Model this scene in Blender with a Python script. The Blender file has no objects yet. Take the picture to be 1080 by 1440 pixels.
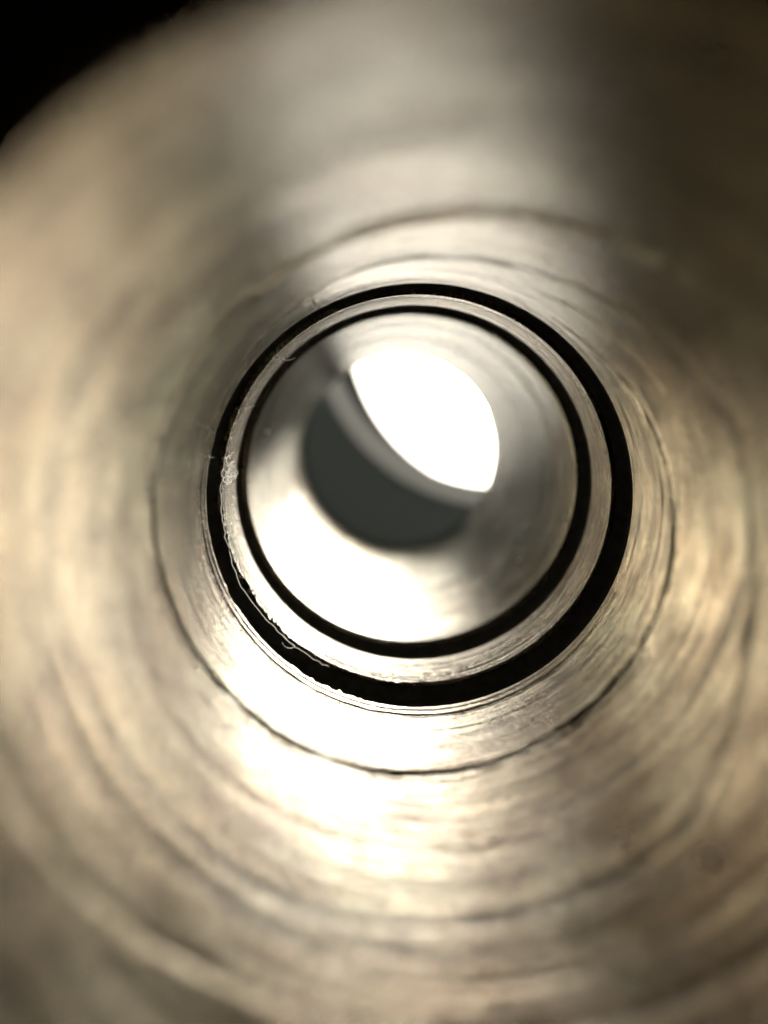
import bpy, bmesh, math, random
import numpy as np

sc = bpy.context.scene
MM = 0.001
random.seed(7)

# ------------------------------------------------------------------ camera, world, exposure
cam_d = bpy.data.cameras.new("camera")
cam = bpy.data.objects.new("camera", cam_d)
sc.collection.objects.link(cam)
cam.location = (-3.35 * MM, 0.0, 8.35 * MM)                      # tube axis is the world Y axis
cam.rotation_euler = (math.radians(90 - 7.25), 0, 0)
cam_d.sensor_fit = 'VERTICAL'
cam_d.sensor_height = 36.0
cam_d.sensor_width = 27.0
cam_d.lens = 27.5
cam_d.clip_start = 0.001
cam_d.clip_end = 20.0
cam_d.dof.use_dof = True
cam_d.dof.focus_distance = 0.0765
cam_d.dof.aperture_fstop = 10.3
sc.camera = cam

world = bpy.data.worlds.new("World")
sc.world = world
world.use_nodes = True
bg = world.node_tree.nodes["Background"]
bg.inputs[0].default_value = (1.0, 0.80, 0.58, 1)
bg.inputs[1].default_value = 0.0015

LAMP_STRENGTH = 8.0        # the frosted cover
CORE_STRENGTH = 47.0       # the hot round source behind its middle
LAMP_COLOR = (1.0, 0.93, 0.80)

vs = sc.view_settings
vs.view_transform = 'Standard'
try:
    vs.look = 'None'
except Exception:
    pass
vs.exposure = 0.0
vs.gamma = 1.0
vs.use_curve_mapping = False

cy = sc.cycles
sc.render.engine = 'CYCLES'
cy.max_bounces = 11
cy.glossy_bounces = 11
cy.use_adaptive_sampling = True
cy.adaptive_threshold = 0.04
cy.diffuse_bounces = 8
cy.sample_clamp_indirect = 40.0
cy.use_denoising = True
try:
    cy.denoiser = 'OPENIMAGEDENOISE'
except Exception:
    pass

# ------------------------------------------------------------------ helpers
def link(name, me, mat=None, parent=None):
    o = bpy.data.objects.new(name, me)
    sc.collection.objects.link(o)
    if mat is not None:
        me.materials.append(mat)
    if parent is not None:
        o.parent = parent
    return o

def thing(name, label, cat, loc=(0, 0, 0), group=None):
    o = bpy.data.objects.new(name, None)
    sc.collection.objects.link(o)
    o.empty_display_size = 0.005
    o.location = loc
    o["label"] = label
    o["category"] = cat
    if group:
        o["group"] = group
    return o

def tag(o, label, cat, group=None):
    o["label"] = label
    o["category"] = cat
    if group:
        o["group"] = group
    return o

def grid_mesh(name, P, wrap_rows=False, smooth=True):
    """P: rows x columns x 3, columns close round the axis."""
    n, m = P.shape[:2]
    me = bpy.data.meshes.new(name)
    rows = n if wrap_rows else n - 1
    i = np.arange(rows)[:, None]
    j = np.arange(m)[None, :]
    i2 = (i + 1) % n
    j2 = (j + 1) % m
    q = np.stack([i * m + j + 0 * j2, i * m + j2, i2 * m + j2, i2 * m + j + 0 * j2], -1).reshape(-1, 4)
    me.vertices.add(n * m)
    me.vertices.foreach_set("co", (P.reshape(-1, 3)).astype(np.float32).ravel())
    me.loops.add(q.size)
    me.polygons.add(len(q))
    me.loops.foreach_set("vertex_index", q.astype(np.int32).ravel())
    me.polygons.foreach_set("loop_start", np.arange(0, q.size, 4, dtype=np.int32))
    me.polygons.foreach_set("loop_total", np.full(len(q), 4, dtype=np.int32))
    me.polygons.foreach_set("use_smooth", np.full(len(q), smooth, dtype=bool))
    me.update(calc_edges=True)
    me.validate()
    return me

def lathe(name, rings, nphi=360, R=None, wrap=True, smooth=True, dY=None):
    """rings: list of (y, radius, cx, cz) in mm; R overrides radius per ring and angle."""
    th = np.linspace(0, 2 * np.pi, nphi, endpoint=False)
    ys = np.array([r[0] for r in rings])
    rad = np.array([r[1] for r in rings])[:, None] + np.zeros((1, nphi)) if R is None else R
    cx = np.array([r[2] for r in rings])[:, None]
    cz = np.array([r[3] for r in rings])[:, None]
    P = np.stack([cx + rad * np.cos(th), ys[:, None] + (0 if dY is None else dY) + 0 * rad, cz + rad * np.sin(th)], -1) * MM
    return grid_mesh(name, P, wrap, smooth)

def vnoise(x, seed, period=None):
    """1-D smooth value noise."""
    r = np.random.RandomState(seed).rand(4096) * 2 - 1
    i = np.floor(x).astype(int)
    f = x - i
    f = f * f * (3 - 2 * f)
    n = period if period else 4096
    return r[i % n] * (1 - f) + r[(i + 1) % n] * f

# ------------------------------------------------------------------ materials
def new_mat(name):
    m = bpy.data.materials.new(name)
    m.use_nodes = True
    nt = m.node_tree
    return m, nt, nt.nodes["Principled BSDF"]

def ring_coords(nt, ax, ay):
    """object coordinates scaled so that noise runs in streaks round the Y axis."""
    tc = nt.nodes.new("ShaderNodeTexCoord")
    mp = nt.nodes.new("ShaderNodeMapping")
    mp.inputs["Scale"].default_value = (ax, ay, ax)
    nt.links.new(tc.outputs["Object"], mp.inputs["Vector"])
    return mp.outputs["Vector"]

def noise(nt, vec, scale, detail=4, rough=0.6):
    n = nt.nodes.new("ShaderNodeTexNoise")
    n.inputs["Scale"].default_value = scale
    n.inputs["Detail"].default_value = detail
    n.inputs["Roughness"].default_value = rough
    nt.links.new(vec, n.inputs["Vector"])
    return n.outputs["Fac"]

def ramp(nt, fac, stops):
    r = nt.nodes.new("ShaderNodeValToRGB")
    el = r.color_ramp.elements
    el[0].position, el[0].color = stops[0][0], (*stops[0][1], 1)
    el[1].position, el[1].color = stops[-1][0], (*stops[-1][1], 1)
    for p, c in stops[1:-1]:
        e = el.new(p)
        e.color = (*c, 1)
    nt.links.new(fac, r.inputs["Fac"])
    return r.outputs["Color"]

def bump(nt, height, dist, strength=1.0, prev=None):
    b = nt.nodes.new("ShaderNodeBump")
    b.inputs["Strength"].default_value = strength
    b.inputs["Distance"].default_value = dist
    nt.links.new(height, b.inputs["Height"])
    if prev is not None:
        nt.links.new(prev, b.inputs["Normal"])
    return b.outputs["Normal"]

def math_node(nt, op, a, b=None, c=None):
    n = nt.nodes.new("ShaderNodeMath")
    n.operation = op
    for i, v in enumerate((a, b, c)):
        if v is None:
            continue
        if isinstance(v, (int, float)):
            n.inputs[i].default_value = v
        else:
            nt.links.new(v, n.inputs[i])
    return n.outputs[0]

def metal(name, cols, rough, streak, grain, aniso=0.55, scratch=0.6, speck=0.3):
    """turned metal: blotchy tint, dirt in fine scratches that run round the bore, grainy pits."""
    m, nt, p = new_mat(name)
    p.inputs["Metallic"].default_value = 1.0
    iso = ring_coords(nt, 1, 1)
    blot = noise(nt, iso, 110, 5, 0.62)
    fine = noise(nt, ring_coords(nt, 180, 2400), 1.0, 5, 0.7)
    mix = math_node(nt, 'ADD', math_node(nt, 'MULTIPLY', fine, 0.6), math_node(nt, 'MULTIPLY_ADD', blot, 0.7, -0.15))
    col = ramp(nt, mix, [(0.36, cols[0]), (0.5, cols[1]), (0.64, cols[2])])
    # long thin scratches holding dirt, broken up by patches
    sc1 = noise(nt, ring_coords(nt, 35, 4200), 1.0, 3, 0.6)
    sc2 = noise(nt, ring_coords(nt, 90, 9000), 1.0, 2, 0.6)
    lines = math_node(nt, 'MINIMUM', ramp(nt, sc1, [(0.34, (0, 0, 0)), (0.46, (1, 1, 1))]), ramp(nt, sc2, [(0.32, (0.25,) * 3), (0.46, (1, 1, 1))]))
    sc3 = noise(nt, ring_coords(nt, 25, 800), 1.0, 4, 0.6)
    lines = math_node(nt, 'MULTIPLY', lines, ramp(nt, sc3, [(0.32, (0.5,) * 3), (0.56, (1, 1, 1))]))
    patch = ramp(nt, noise(nt, iso, 170, 3, 0.6), [(0.35, (0.15,) * 3), (0.65, (1, 1, 1))])
    k1 = math_node(nt, 'SUBTRACT', 1.0, math_node(nt, 'MULTIPLY', math_node(nt, 'MULTIPLY', math_node(nt, 'SUBTRACT', 1.0, lines), patch), scratch))
    pit = ramp(nt, noise(nt, iso, 3200, 3, 0.65), [(0.36, (1 - speck,) * 3), (0.62, (1 + speck * 0.5,) * 3)])
    gr = nt.nodes.new("ShaderNodeAttribute")          # shade of the tool grooves darkened into the colour, along with dirt
    gr.attribute_name = "grime_shade"
    k = math_node(nt, 'MULTIPLY', math_node(nt, 'MULTIPLY', k1, pit), math_node(nt, 'SUBTRACT', 1.0, gr.outputs["Fac"]))
    tint = ramp(nt, noise(nt, iso, 48, 3, 0.55), [(0.36, (1.04, 0.975, 0.89)), (0.5, (1.0, 0.99, 0.97)), (0.64, (0.96, 1.0, 0.96))])
    tm = nt.nodes.new("ShaderNodeVectorMath")
    tm.operation = 'MULTIPLY'
    nt.links.new(col, tm.inputs[0])
    nt.links.new(tint, tm.inputs[1])
    mul = nt.nodes.new("ShaderNodeVectorMath")
    mul.operation = 'SCALE'
    nt.links.new(tm.outputs[0], mul.inputs[0])
    nt.links.new(k, mul.inputs["Scale"])
    nt.links.new(mul.outputs[0], p.inputs["Base Color"])
    st = noise(nt, ring_coords(nt, 30, 900), 1.0, 5, 0.65)
    nt.links.new(ramp(nt, st, [(0.3, (rough[0],) * 3), (0.7, (rough[1],) * 3)]), p.inputs["Roughness"])
    p.inputs["Anisotropic"].default_value = aniso
    p.inputs["Anisotropic Rotation"].default_value = 0.25
    t = nt.nodes.new("ShaderNodeTangent")
    t.direction_type = 'RADIAL'
    t.axis = 'Y'
    nt.links.new(t.outputs[0], p.inputs["Tangent"])
    n1 = bump(nt, noise(nt, ring_coords(nt, 60, 3000), 1.0, 4, 0.7), 0.00003 * streak)
    n2 = bump(nt, noise(nt, iso, 2600, 3, 0.6), 0.000014 * grain, 1.0, n1)
    n3 = bump(nt, noise(nt, iso, 420, 3, 0.6), 0.000014 * grain, 1.0, n2)
    n4 = bump(nt, k1, 0.00003 * scratch, 1.0, n3)
    nt.links.new(n4, p.inputs["Normal"])
    return m

BORE = metal("machined_metal", [(0.21, 0.16, 0.12), (0.34, 0.295, 0.232), (0.43, 0.41, 0.335)], (0.16, 0.25), 1.3, 2.2, 0.35, 0.95, 0.3)
COLLAR = metal("sparkling_cut_metal", [(0.20, 0.165, 0.125), (0.31, 0.27, 0.215), (0.45, 0.41, 0.34)], (0.18, 0.34), 2.4, 8.0, 0.5, 0.8, 0.7)
REAR = metal("smooth_metal", [(0.25, 0.215, 0.17), (0.36, 0.335, 0.275), (0.44, 0.42, 0.36)], (0.14, 0.25), 1.0, 1.2, 0.85, 0.8, 0.25)

def plain(name, col, rough, metallic=0.0, var=0.25, scale=900):
    m, nt, p = new_mat(name)
    f = noise(nt, ring_coords(nt, 1, 1), scale, 4, 0.6)
    nt.links.new(ramp(nt, f, [(0.3, tuple(c * (1 - var) for c in col)), (0.7, tuple(c * (1 + var) for c in col))]),
                 p.inputs["Base Color"])
    p.inputs["Roughness"].default_value = rough
    p.inputs["Metallic"].default_value = metallic
    nt.links.new(bump(nt, noise(nt, ring_coords(nt, 1, 1), scale * 3, 3, 0.6), 0.00002), p.inputs["Normal"])
    return m

RUBBER = plain("black_rubber", (0.18, 0.181, 0.172), 0.8)
PLATE = plain("dark_grey_coating", (0.07, 0.072, 0.065), 0.9, 0.0, 0.15, 200)
PLATE.node_tree.nodes["Principled BSDF"].inputs["Specular IOR Level"].default_value = 0.15
RUBBER.node_tree.nodes["Principled BSDF"].inputs["Specular IOR Level"].default_value = 0.15
SHELL = plain("lamp_housing", (0.03, 0.03, 0.03), 0.5)
LINT = plain("pale_lint", (0.80, 0.79, 0.74), 0.6, 0.0, 0.1)
DUST = plain("pale_dust", (0.75, 0.73, 0.66), 0.5, 0.0, 0.1)
SWARF = plain("dark_swarf", (0.02, 0.019, 0.017), 0.4)

for _m, _w, _c in ((LINT, 0.95, (0.99, 0.985, 0.96)), (DUST, 0.6, (0.9, 0.88, 0.8)), (PLATE, 0.5, (0.27, 0.295, 0.29))):   # let some light through
    _nt = _m.node_tree
    _p = _nt.nodes["Principled BSDF"]
    _tr = _nt.nodes.new("ShaderNodeBsdfTranslucent")
    _tr.inputs["Color"].default_value = (*_c, 1)
    _mx = _nt.nodes.new("ShaderNodeMixShader")
    _mx.inputs[0].default_value = _w
    _nt.links.new(_p.outputs[0], _mx.inputs[1])
    _nt.links.new(_tr.outputs[0], _mx.inputs[2])
    _nt.links.new(_mx.outputs[0], _nt.nodes["Material Output"].inputs["Surface"])

GLOW, nt, p = new_mat("lamp_diffuser")
p.inputs["Base Color"].default_value = (0.8, 0.8, 0.8, 1)
p.inputs["Emission Color"].default_value = (*LAMP_COLOR, 1)
p.inputs["Emission Strength"].default_value = LAMP_STRENGTH

CORE, nt, p = new_mat("lamp_core")
p.inputs["Base Color"].default_value = (0.8, 0.8, 0.8, 1)
p.inputs["Emission Color"].default_value = (*LAMP_COLOR, 1)
p.inputs["Emission Strength"].default_value = CORE_STRENGTH

# ------------------------------------------------------------------ the stepped tube
NPHI = 1440
TH = np.degrees(np.linspace(0, 2 * np.pi, NPHI, endpoint=False))

tube = thing("metal_tube", "bored metal tube with a stepped, scored, pale brassy inside seen from its mouth", "tube", (0, 0.022, 0))

# grooves the cutter left: (angle in degrees, depth along the bore in mm), width, depth in mm
G_A = ([(42, 41.3), (64, 44.8), (80, 46.6), (92, 49.2), (120, 52.8), (148, 54), (175, 55.8), (201, 57.2), (231, 57.6),
        (267, 58.6), (299, 59.9), (322, 60.4), (346, 61.5), (375, 64), (397, 66.8)], 0.60, 0.20)
G_C = ([(-288, 33.4), (-261, 34.8), (-221, 36), (-191, 37.4), (-155, 39.8), (-111, 39.4), (-80, 40.5), (-47, 41),
        (-24, 45.7), (-4, 48.9), (18, 50), (35, 52), (56, 56), (76, 60.2), (100, 61.2), (121, 64.8), (147, 69.9),
        (160, 71.6)], 0.60, 0.055)
G_D = ([(-215, 30.5), (-190, 34.5), (-167, 36.2), (-126, 37.1), (-96, 35.6), (-60, 35.2), (-41, 34.9), (-10, 33)], 0.5, 0.06)
G_E = ([(-230, 27), (-170, 30), (-120, 32.5), (-80, 32.2), (-30, 31), (0, 29)], 0.6, 0.08)
G_F = ([(15, 58.3), (30, 58.4), (50, 61.5), (66, 64.5)], 0.16, 0.06)
G_G = ([(-30, 66.2), (-5, 64.9), (15, 65.8), (40, 68.5), (60, 70)], 0.22, 0.06)

def groove_field(Y, phi, curve, width, depth, seed):
    """groove depth at every (row, column): a fading channel that follows the curve."""
    pts = np.array(curve, float)
    out = np.zeros((len(Y), len(phi)))
    for k in range(-3, 4):
        a = phi + 360.0 * k
        ok = (a >= pts[0, 0]) & (a <= pts[-1, 0])
        if not ok.any():
            continue
        aa = a[ok]
        yg = np.interp(aa, pts[:, 0], pts[:, 1])
        span = pts[-1, 0] - pts[0, 0]
        fade = np.clip(np.minimum(aa - pts[0, 0], pts[-1, 0] - aa) / min(18, span / 4), 0, 1)
        yg = yg + 0.10 * vnoise(aa * 0.35 + 500, seed) + 0.05 * vnoise(aa * 1.7 + 900, seed + 1)
        w = width * (1 + 0.3 * vnoise(aa * 0.2 + 700, seed + 2))
        d = depth * fade * (1 + 0.35 * vnoise(aa * 0.13 + 300, seed + 3))
        t = (Y[:, None] - yg[None, :]) / w[None, :]
        prof = np.exp(-(t ** 2) * 1.6) - 0.35 * np.exp(-((t + 1.5) ** 2) * 2.0)
        out[:, ok] += d[None, :] * prof
    return out

# smooth the control curves a little
def soft(curve):
    pts = np.array(curve, float)
    a = np.arange(pts[0, 0], pts[-1, 0] + 0.01, 3.0)
    y = np.interp(a, pts[:, 0], pts[:, 1])
    for _ in range(4):
        y[1:-1] = 0.25 * y[:-2] + 0.5 * y[1:-1] + 0.25 * y[2:]
    return list(zip(a, y))

# ragged burrs along a cut edge: shift of the edge along the bore at every angle
def burr_edge(seed, amp, at, spread=1.0):
    env = np.clip(np.cos(np.radians(TH - at)) * spread, 0.0, 1)
    env = env * (0.25 + 1.5 * np.clip(vnoise(TH * 0.07 + 0.4, seed + 4, 25), 0, 1))
    return amp * (0.10 + env) * (0.6 * vnoise(TH * 0.25, seed, 90) + 0.4 * vnoise(TH * 0.8, seed + 1, 288) + 0.4 * vnoise(TH * 2.0, seed + 3, 720) + 0.9 * np.maximum(vnoise(TH * 1.0, seed + 2, 360) - 0.5, 0))

def full_grooves(R, Y, specs, seed, at=215, floor=0.12):
    for s, (y0, w, d) in enumerate(specs):
        c = [(a - 0.001, y0 + 1.8 * w * math.sin(math.radians(a + 60 * s)) + 0.06 * math.sin(math.radians(3 * a + 50 * s))) for a in range(0, 363, 3)]
        g = groove_field(Y, TH, c, w, d, seed + 7 * s)
        env = 0.45 + 0.55 * np.cos(np.radians(TH - (at + 25 * math.sin(s * 2.1))))[None, :]
        R += g * np.clip(env, floor, 1)

warp = 0.5 * np.sin(np.radians(TH + 30))[None, :] + 0.25 * np.sin(np.radians(2 * TH + 80))[None, :]
def ripples(R, Y, specs, seed, wf):
    for k, (fr, am) in enumerate(specs):
        lo = vnoise((Y[:, None] + warp * wf) * fr + 40, seed + k)
        hi = vnoise((Y[:, None] - warp * wf * 1.4) * fr + 90, seed + 50 + k)
        mix = 0.5 + 0.5 * np.sin(np.radians(TH + 70 * k))[None, :]
        R += am * (lo * mix + hi * (1 - mix))

def sleeve(name, shell, Y, R, d_first=None, d_last=None, span=0.5, mat=None, grime_shade=None):
    """closed ring: the outside profile (y, r) first, then the bore rows; burrs shift the end rows."""
    rings = [(y, r, 0.0, 0.0) for y, r in shell] + [(y, 20.0, 0.0, 0.0) for y in Y]
    rads = [np.full(NPHI, r) for y, r in shell] + list(R)
    dY = np.zeros((len(rings), NPHI))
    n0 = len(shell)
    for i, y in enumerate(Y):
        if d_first is not None:
            dY[n0 + i] += d_first * max(0.0, 1 - (y - Y[0]) / span) ** 2
        if d_last is not None:
            dY[n0 + i] += d_last * max(0.0, 1 - (Y[-1] - y) / span) ** 2
    o = link(name, lathe(name, rings, NPHI, np.array(rads), True, True, dY), mat, tube)
    o.location = (0, -0.022, 0)
    at = o.data.attributes.new("grime_shade", 'FLOAT', 'POINT')
    g = np.zeros((len(rings), NPHI), np.float32)
    if grime_shade is not None:
        g[n0:] = np.clip(grime_shade, 0, 0.85)
    at.data.foreach_set("value", g.ravel())
    return o

# front sleeve: from the mouth to the first groove
Y = np.concatenate([np.linspace(22.0, 50, 220, endpoint=False), np.linspace(50, 66, 260, endpoint=False),
                    np.linspace(66, 73.0, 260)])
Rf = np.full((len(Y), NPHI), 20.0)
for s, (curve, w, d) in enumerate((G_A, G_C, G_D, G_E, G_F, G_G)):
    Rf += groove_field(Y, TH, soft(curve), w, d, 20 + 5 * s)
full_grooves(Rf, Y, ((72.3, 0.13, 0.09), (71.0, 0.26, 0.15), (71.75, 0.08, 0.04), (70.2, 0.08, 0.03), (67.1, 0.08, 0.02), (69.4, 0.09, 0.02), (63.2, 0.2, 0.02),
                     (68.0, 0.12, 0.015), (53.0, 0.4, 0.02), (46.5, 0.5, 0.03), (43.0, 0.4, 0.02), (51.2, 0.3, 0.02)), 100)
ripples(Rf, Y, ((0.35, 0.018), (0.9, 0.010), (2.4, 0.006), (6.0, 0.0025)), 200, 1.0)
Gf = np.zeros_like(Rf)  # dark bands that paint groove shade and dirt into the colour
for s, (curve, w, d) in enumerate(((G_A[0], 0.42, 0.5), (G_C[0], 1.0, 0.48), (G_D[0], 0.6, 0.5), (G_E[0], 0.6, 0.3), (G_F[0], 0.2, 0.4), (G_G[0], 0.3, 0.35))):
    Gf += np.maximum(groove_field(Y, TH, soft(curve), w, d, 20 + 5 * s), 0)
for s, (y0, w, d) in enumerate(((71.0, 0.22, 0.6), (72.3, 0.12, 0.5), (69.3, 0.1, 0.3), (67.2, 0.12, 0.25), (53.2, 0.5, 0.15), (46.0, 0.6, 0.2), (42.9, 0.5, 0.2), (48.0, 0.4, 0.35), (44.3, 0.5, 0.45), (37.6, 0.6, 0.55), (33.8, 0.6, 0.5), (31.6, 0.6, 0.3), (29.0, 0.6, 0.5), (26.5, 0.7, 0.35), (24.3, 0.6, 0.35), (61.6, 0.15, 0.25), (65.2, 0.12, 0.25), (55.2, 0.22, 0.25))):
    c = [(a - 0.001, y0 + 0.25 * math.sin(math.radians(a + 100 * s))) for a in range(0, 363, 3)]
    Gf += np.maximum(groove_field(Y, TH, c, w, d, 1500 + 5 * s), 0) * (0.6 + 0.4 * np.cos(np.radians(TH - 215 - 50 * s)))[None, :]
Rf[-1] += 0.05
sleeve("front_sleeve", ((73.06, 20.4), (73.06, 24.0), (60.0, 24.0), (40.0, 24.0), (22.7, 24.0), (21.6, 23.7), (21.2, 23.0), (21.2, 21.0), (21.4, 20.5)),
       Y, Rf, None, burr_edge(31, 0.42, 215), 0.9, BORE, Gf)

# middle collar: the narrow scored band between the two black rings
YC = np.linspace(80.0, 87.5, 340)
Rc = np.full((len(YC), NPHI), 20.0)
for s in range(18):
    y0 = 80.5 + 0.36 * s + 0.15 * random.random()
    a0 = random.choice((255, 270, 285, 300, 315, 325)) + random.uniform(-15, 15)
    ln = random.uniform(20, 60)
    sl = random.uniform(-0.014, 0.004)
    c = [(a0 - ln, y0 - sl * ln), (a0, y0), (a0 + ln, y0 + sl * ln + 0.3)]
    Rc += groove_field(YC, TH, soft(c), random.uniform(0.05, 0.12), random.uniform(0.02, 0.05), 400 + 9 * s)
full_grooves(Rc, YC, ((80.9, 0.16, 0.10), (81.8, 0.13, 0.08), (82.5, 0.10, 0.05), (83.6, 0.12, 0.03)), 600)
ripples(Rc, YC, ((1.5, 0.012), (5.0, 0.005), (12.0, 0.002)), 700, 0.4)
Gc = np.zeros_like(Rc)
for s, (y0, w, d, fl) in enumerate(((80.55, 0.10, 0.55, 0.2), (81.3, 0.12, 0.75, 0.3), (82.1, 0.08, 0.5, 0.1), (84.6, 0.07, 0.35, 0.0), (86.6, 0.08, 0.3, 0.1))):
    c = [(a - 0.001, y0 + 0.22 * math.sin(math.radians(a + 80 * s))) for a in range(0, 363, 3)]
    env = np.clip(0.5 + 0.6 * np.cos(np.radians(TH - 235 + 15 * s)), fl, 1)
    Gc += np.maximum(groove_field(YC, TH, c, w, d, 1700 + 5 * s), 0) * env[None, :]
for s in range(26):
    y0, a0, ln = random.uniform(80.8, 87), random.uniform(255, 335), random.uniform(12, 40)
    c = [(a0 - ln, y0 - 0.25), (a0, y0), (a0 + ln, y0 + random.uniform(0.1, 0.6))]
    Gc += np.maximum(groove_field(YC, TH, soft(c), random.uniform(0.04, 0.09), random.uniform(0.3, 0.75), 1800 + 5 * s), 0)
Rc[0] += 0.06
Rc[-1] += 0.04
sleeve("middle_collar", ((87.46, 20.5), (87.46, 23.98), (80.04, 23.98), (80.04, 20.5)), YC, Rc, burr_edge(51, 0.55, 215), burr_edge(61, 0.05, 215), 0.5, COLLAR, Gc)

# rear sleeve: the long smooth bore that ends in the bright hole
YR = np.concatenate([np.linspace(95.0, 120, 200, endpoint=False), np.linspace(120, 167.7, 160)])
Rr = np.full((len(YR), NPHI), 20.0)
ripples(Rr, YR, ((0.25, 0.02), (0.8, 0.008), (2.2, 0.004), (6.0, 0.0015)), 800, 1.3)
for s, (c, w, d) in enumerate((([(-60, 99), (-30, 103), (0, 107), (20, 108)], 0.5, 0.03), ([(-80, 98), (-50, 99), (-20, 101), (10, 100)], 0.3, 0.03),
                               ([(-75, 112), (-30, 118), (10, 116)], 0.8, 0.04), ([(70, 108), (100, 106), (130, 109)], 0.4, 0.03))):
    Rr += groove_field(YR, TH, soft(c), w, d, 900 + 5 * s)
full_grooves(Rr, YR, ((96.0, 0.16, 0.03), (95.5, 0.12, 0.05)), 950, 330, 0.5)
Rr[0] += 0.10
Rr[1] += 0.03
sleeve("rear_sleeve", ((168.0, 20.3), (168.0, 22.0), (168.0, 23.95), (120, 23.95), (95.04, 23.95), (95.04, 20.6)), YR, Rr, burr_edge(71, 0.06, 300), None, 0.8, REAR)

# ------------------------------------------------------------------ the two black rings lying in the grooves
def seal(label, y0, y1):
    prof = [(y0 + 0.12, 24.3), (y0 + 0.12, 21.7), (y0 + 1.5, 21.6), (y0 + 3.0, 21.3), (y1 - 2.4, 22.0), (y1 - 1.2, 21.6), (y1 - 0.6, 21.1),
            (y1 - 0.25, 20.55), (y1 - 0.12, 20.5), (y1 - 0.07, 20.6), (y1 - 0.07, 24.3)]
    n = 360
    ph = np.degrees(np.linspace(0, 2 * np.pi, n, endpoint=False))
    rads = np.array([r + 0.03 * vnoise(ph * 0.1 + 5 * r, 77, 36) for y, r in prof])
    o = link("black_ring", lathe("black_ring", [(y, r, 0, 0) for y, r in prof], n, rads), RUBBER)
    return tag(o, label, "seal ring", "black rings inside the tube")

seal("wider outer black ring with ragged left edge, seated nearer the tube mouth", 73.0, 80.0)
seal("narrower inner black ring with clean edges, around the far smooth bore", 87.5, 95.0)

# ------------------------------------------------------------------ dark ring standing behind the tube and the lamp beyond
prof = [(178.4, 42.6), (205, 43.7), (205.6, 44.3), (205.6, 74), (204, 75), (179.5, 75), (178, 73.5), (178, 43.2)]
n = 256
def offp(y):
    t = (y - 178) / 27.0
    return (22.7 + 3.9 * t, 29.4 + 3.5 * t)
rings = [(y, r, *offp(y)) for y, r in prof]
o = link("dark_ring", lathe("dark_ring", rings, n, None, True, False), PLATE)
tag(o, "out of focus dark grey ring partly covering the far hole of the tube", "ring")

lamp = thing("lamp", "dazzling white round lamp shining into the far end of the tube", "lamp", (0.0575, 0.345, 0.047))
def disc(name, prof, mat, n=128):
    th = np.linspace(0, 2 * np.pi, n, endpoint=False)
    P = np.array([[(r * math.cos(t), y, r * math.sin(t)) for t in th] for y, r in prof]) * MM
    return link(name, grid_mesh(name, P, False), mat, lamp)
disc("diffuser", [(0, 75), (-4, 73), (-7, 60), (-9, 40), (-10, 15), (-10, 0.01)], GLOW)
core = disc("bulb", [(0, 43), (-3, 42), (-5, 32), (-6, 12), (-6, 0.01)], CORE)
core.location = (-0.0035, -0.0085, 0.001)
disc("housing", [(-2, 75.5), (-4, 77), (-2, 80), (16, 79), (38, 58), (44, 28), (44, 0.01)], SHELL)

# ------------------------------------------------------------------ lint, fibres and dust caught on the step edges
def tube_mesh(name, paths, mat, seg=5, flat=False):
    """each path: (list of points in mm, radius in mm); several strands of one tuft in one mesh."""
    bm = bmesh.new()
    from mathutils import Vector
    for pts, r in paths:
        pts = [Vector(p) for p in pts]
        prev = None
        for i, p in enumerate(pts):
            d = (pts[min(i + 1, len(pts) - 1)] - pts[max(i - 1, 0)])
            d.normalize()
            u = d.cross(Vector((0.31, 0.87, 0.38)))
            u.normalize()
            v = d.cross(u)
            if flat:
                u = d.cross(Vector((0.1, 1.0, 0.15)))
                u.normalize()
            rr = r * (0.45 if i in (0, len(pts) - 1) else 1)
            ring = [bm.verts.new((p + u * rr * math.cos(a) + v * rr * math.sin(a)) * MM) for a in ([0, math.pi] if flat else [2 * math.pi * k / seg for k in range(seg)])]
            if prev:
                for k in range(1 if flat else seg):
                    bm.faces.new((prev[k], prev[(k + 1) % len(ring)], ring[(k + 1) % len(ring)], ring[k]))
            prev = ring
    for f in bm.faces:
        f.smooth = True
    bmesh.ops.recalc_face_normals(bm, faces=bm.faces)
    me = bpy.data.meshes.new(name)
    bm.to_mesh(me)
    bm.free()
    return link(name, me, mat)

def on_edge(az, r, y, o=(0.0, 0.0)):
    a = math.radians(az)
    return np.array([o[0] + r * math.cos(a), y, o[1] + r * math.sin(a)])

def frame(az):
    a = math.radians(az)
    return np.array([-math.sin(a), 0, math.cos(a)]), np.array([-math.cos(a), 0, -math.sin(a)])   # round the ring, inward

def place(o, c):
    """move the origin of a mesh made in world millimetres to the point c."""
    from mathutils import Matrix, Vector
    v = Vector([float(k) * MM for k in c])
    o.data.transform(Matrix.Translation(-v))
    o.location = v
    return o

rnd = np.random.RandomState(11)
AZ = 172.6
c0 = on_edge(AZ, 19.3, 80.0)
tg, inn = frame(AZ)
yy = np.array([0, 1.0, 0])
paths = []
for k in range(32):
    ctr = c0 + tg * rnd.normal(0, 0.72) + inn * rnd.normal(0.0, 0.30) + yy * rnd.normal(-0.15, 0.12)
    rad = rnd.uniform(0.12, 0.45)
    a0, tot = rnd.uniform(0, 6.28), rnd.uniform(2.5, 7)
    e1 = tg * rnd.uniform(0.7, 1.1) + yy * rnd.uniform(-.5, .5)
    e2 = inn * rnd.uniform(0.5, 1.0) + yy * rnd.uniform(-.5, .5)
    pts = [ctr + e1 * rad * math.cos(a0 + tot * t) * (1 - 0.3 * t) + e2 * rad * math.sin(a0 + tot * t) + tg * 0.25 * t for t in np.linspace(0, 1, 18)]
    paths.append((pts, rnd.uniform(0.03, 0.05)))
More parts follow.
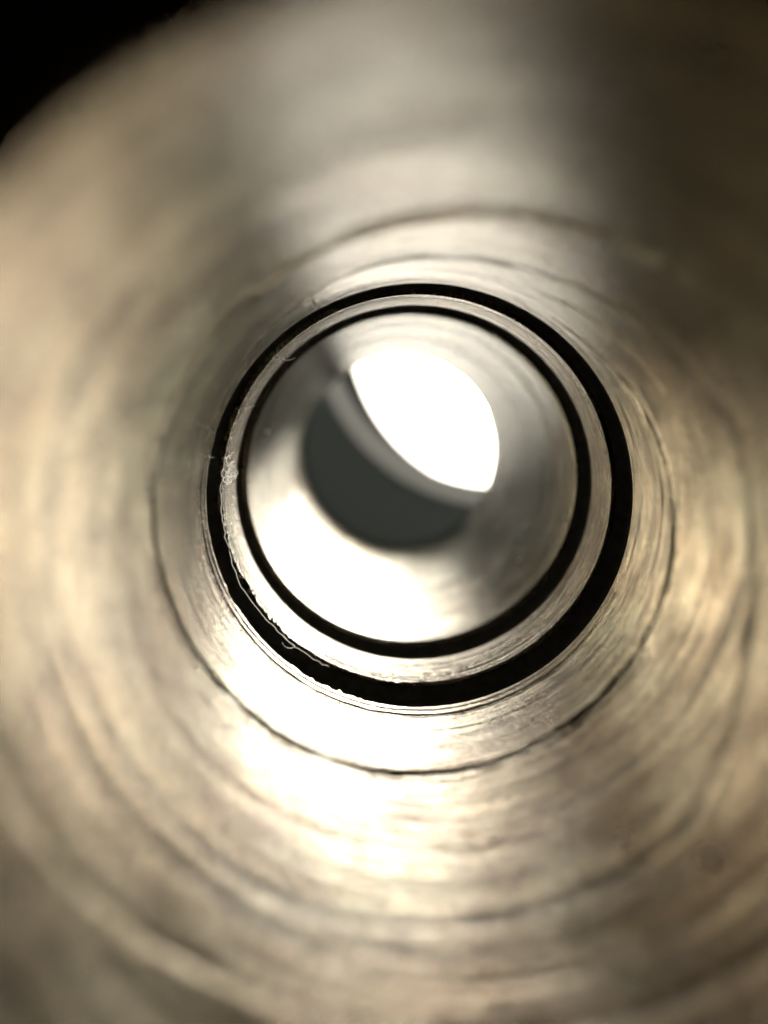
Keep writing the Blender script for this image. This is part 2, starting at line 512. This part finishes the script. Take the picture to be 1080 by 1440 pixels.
tag(place(tube_mesh("lint_tuft", paths, LINT, 5, True), c0), "tangled white tuft of lint caught on the left of the black ring", "lint")

c1 = on_edge(AZ - 1.2, 18.3, 81.5)
paths = []
for k in range(7):
    a = rnd.uniform(-0.5, 0.5)
    ctr = c1 + tg * rnd.normal(0, 0.10) + inn * rnd.normal(0, 0.12)
    d = inn * math.cos(a) + tg * math.sin(a)
    pts = [ctr + d * 0.42 * (t - 0.5) + tg * 0.08 * math.sin(t * 4 + k) for t in np.linspace(0, 1, 8)]
    paths.append((pts, 0.07))
tag(place(tube_mesh("swarf_chip", paths, SWARF), c1), "small dark chip of swarf lying against the white lint tuft", "swarf")

def strand(label, az, r, y, strokes, rad=0.03, name="fibre", mat=LINT, cat="fibre"):
    c = on_edge(az, r, y)
    tg, inn = frame(az)
    paths = []
    for pts in strokes:
        paths.append(([c + tg * u + inn * v + yy * w for u, v, w in pts], rad))
    return tag(place(tube_mesh(name, paths, mat), c), label, cat, "fibres and hairs caught in the tube")

def arc(p0, p1, bend, n=12):
    p0, p1 = np.array(p0, float), np.array(p1, float)
    b = np.array(bend, float)
    return [p0 * (1 - t) + p1 * t + b * 4 * t * (1 - t) for t in np.linspace(0, 1, n)]

strand("pale splayed fibre on the upper left edge of the black ring", 134.8, 19.5, 79.6,
       [arc((0, 0, 0), (-1.05, 1.1, -.1), (0.25, 0.15, 0)), arc((0, 0, 0), (-0.35, -0.75, -.1), (0.25, 0.1, 0)), arc((0, 0, 0), (0.55, -0.6, -.1), (0.1, 0.25, 0)),
        arc((0.2, -.5, 0), (.75, -.1, 0), (0.1, -0.2, 0)), arc((-.3, .2, 0), (-.1, .5, 0), (0.1, 0.1, 0))], 0.05)
strand("short straight white fibre between the two black rings at left", 153.0, 19.6, 82.5,
       [arc((-0.45, 0.45, 0), (0.35, -0.35, 0), (0.05, 0.03, 0)), arc((-0.40, 0.40, 0), (0.1, -0.05, 0), (-0.04, 0.05, 0))], 0.06)
strand("tiny fibre sticking out left of the black ring above the lint tuft", 167.5, 20.0, 72.4,
       [arc((0.0, -0.5, 0), (0, 0.55, -.1), (0.05, 0, 0)), arc((0.25, 0.1, 0), (-.2, -.1, 0), (0, 0.05, 0))], 0.03)
# long hair trailing along the lower left inner edge
def hair(label, a0, a1, r_fn, y, rad, seed, curl=0.0, tail=None):
    aa = np.linspace(a0, a1, 60)
    pts = [on_edge(a, r_fn(t) + 0.13 * vnoise(np.array([t * 16 + 3.0]), seed)[0], y + 0.05 * vnoise(np.array([t * 9]), seed + 1)[0])
           for a, t in zip(aa, np.linspace(0, 1, 60))]
    if tail:
        tg, inn = frame(a1)
        base = pts[-1]
        pts += [base + tg * u + inn * v for u, v in tail]
    c = pts[0]
    return tag(place(tube_mesh("hair", [(pts, rad)], LINT, 5, True), c), label, "hair", "fibres and hairs caught in the tube")
hair("long thin pale hair wandering across the lower left of the wide black ring", 196, 231, lambda t: 19.85 + 0.12 * math.sin(t * 5) + 0.1 * t, 77.8, 0.03, 41, 0, [(-0.1, -0.35), (-0.4, -0.62), (-0.9, -0.72), (-1.25, -0.5)])
hair("very fine pale hair along the inner left edge of the wide black ring", 176, 196, lambda t: 19.9 + 0.05 * math.sin(t * 9), 78.8, 0.028, 45)
hair("fine hair hanging on the bottom left edge below the long hair", 226, 243, lambda t: 19.9 + 0.1 * math.sin(t * 3), 78.2, 0.028, 47)

# dust specks on the walls
def speck(label, az, r, y, size, seed):
    rs = np.random.RandomState(seed)
    bm = bmesh.new()
    bmesh.ops.create_icosphere(bm, subdivisions=2, radius=size * MM)
    for v in bm.verts:
        v.co *= 1 + 0.35 * rs.uniform(-1, 1)
        v.co.y *= 0.8
    me = bpy.data.meshes.new("dust_speck")
    bm.to_mesh(me)
    bm.free()
    for p_ in me.polygons:
        p_.use_smooth = True
    o = link("dust_speck", me, DUST)
    o.location = tuple(k * MM for k in on_edge(az, r, y, (0, 0)))
    return tag(o, label, "dust", "dust specks on the tube wall")
speck("white dust speck left of the black rings, above the lint tuft", 160.2, 19.95, 71.4, 0.16, 1)
speck("dust speck on the smooth bore wall at the lower right of the hole", -38, 19.85, 108, 0.16, 2)
speck("dust speck at the right lip of the smooth bore", -14, 19.9, 97, 0.15, 3)
speck("blurred dust speck in the lower right of the front bore nearer the mouth", -57, 19.85, 43.5, 0.16, 5)
speck("second blurred dust speck at the right of the front bore's lower wall", -47, 19.85, 38, 0.22, 6)
speck("dust speck above the black ring near its top left", 118, 19.9, 69.5, 0.12, 7)
speck("dust speck on the far bore wall left of the dark hole", 163, 19.85, 106, 0.15, 8)
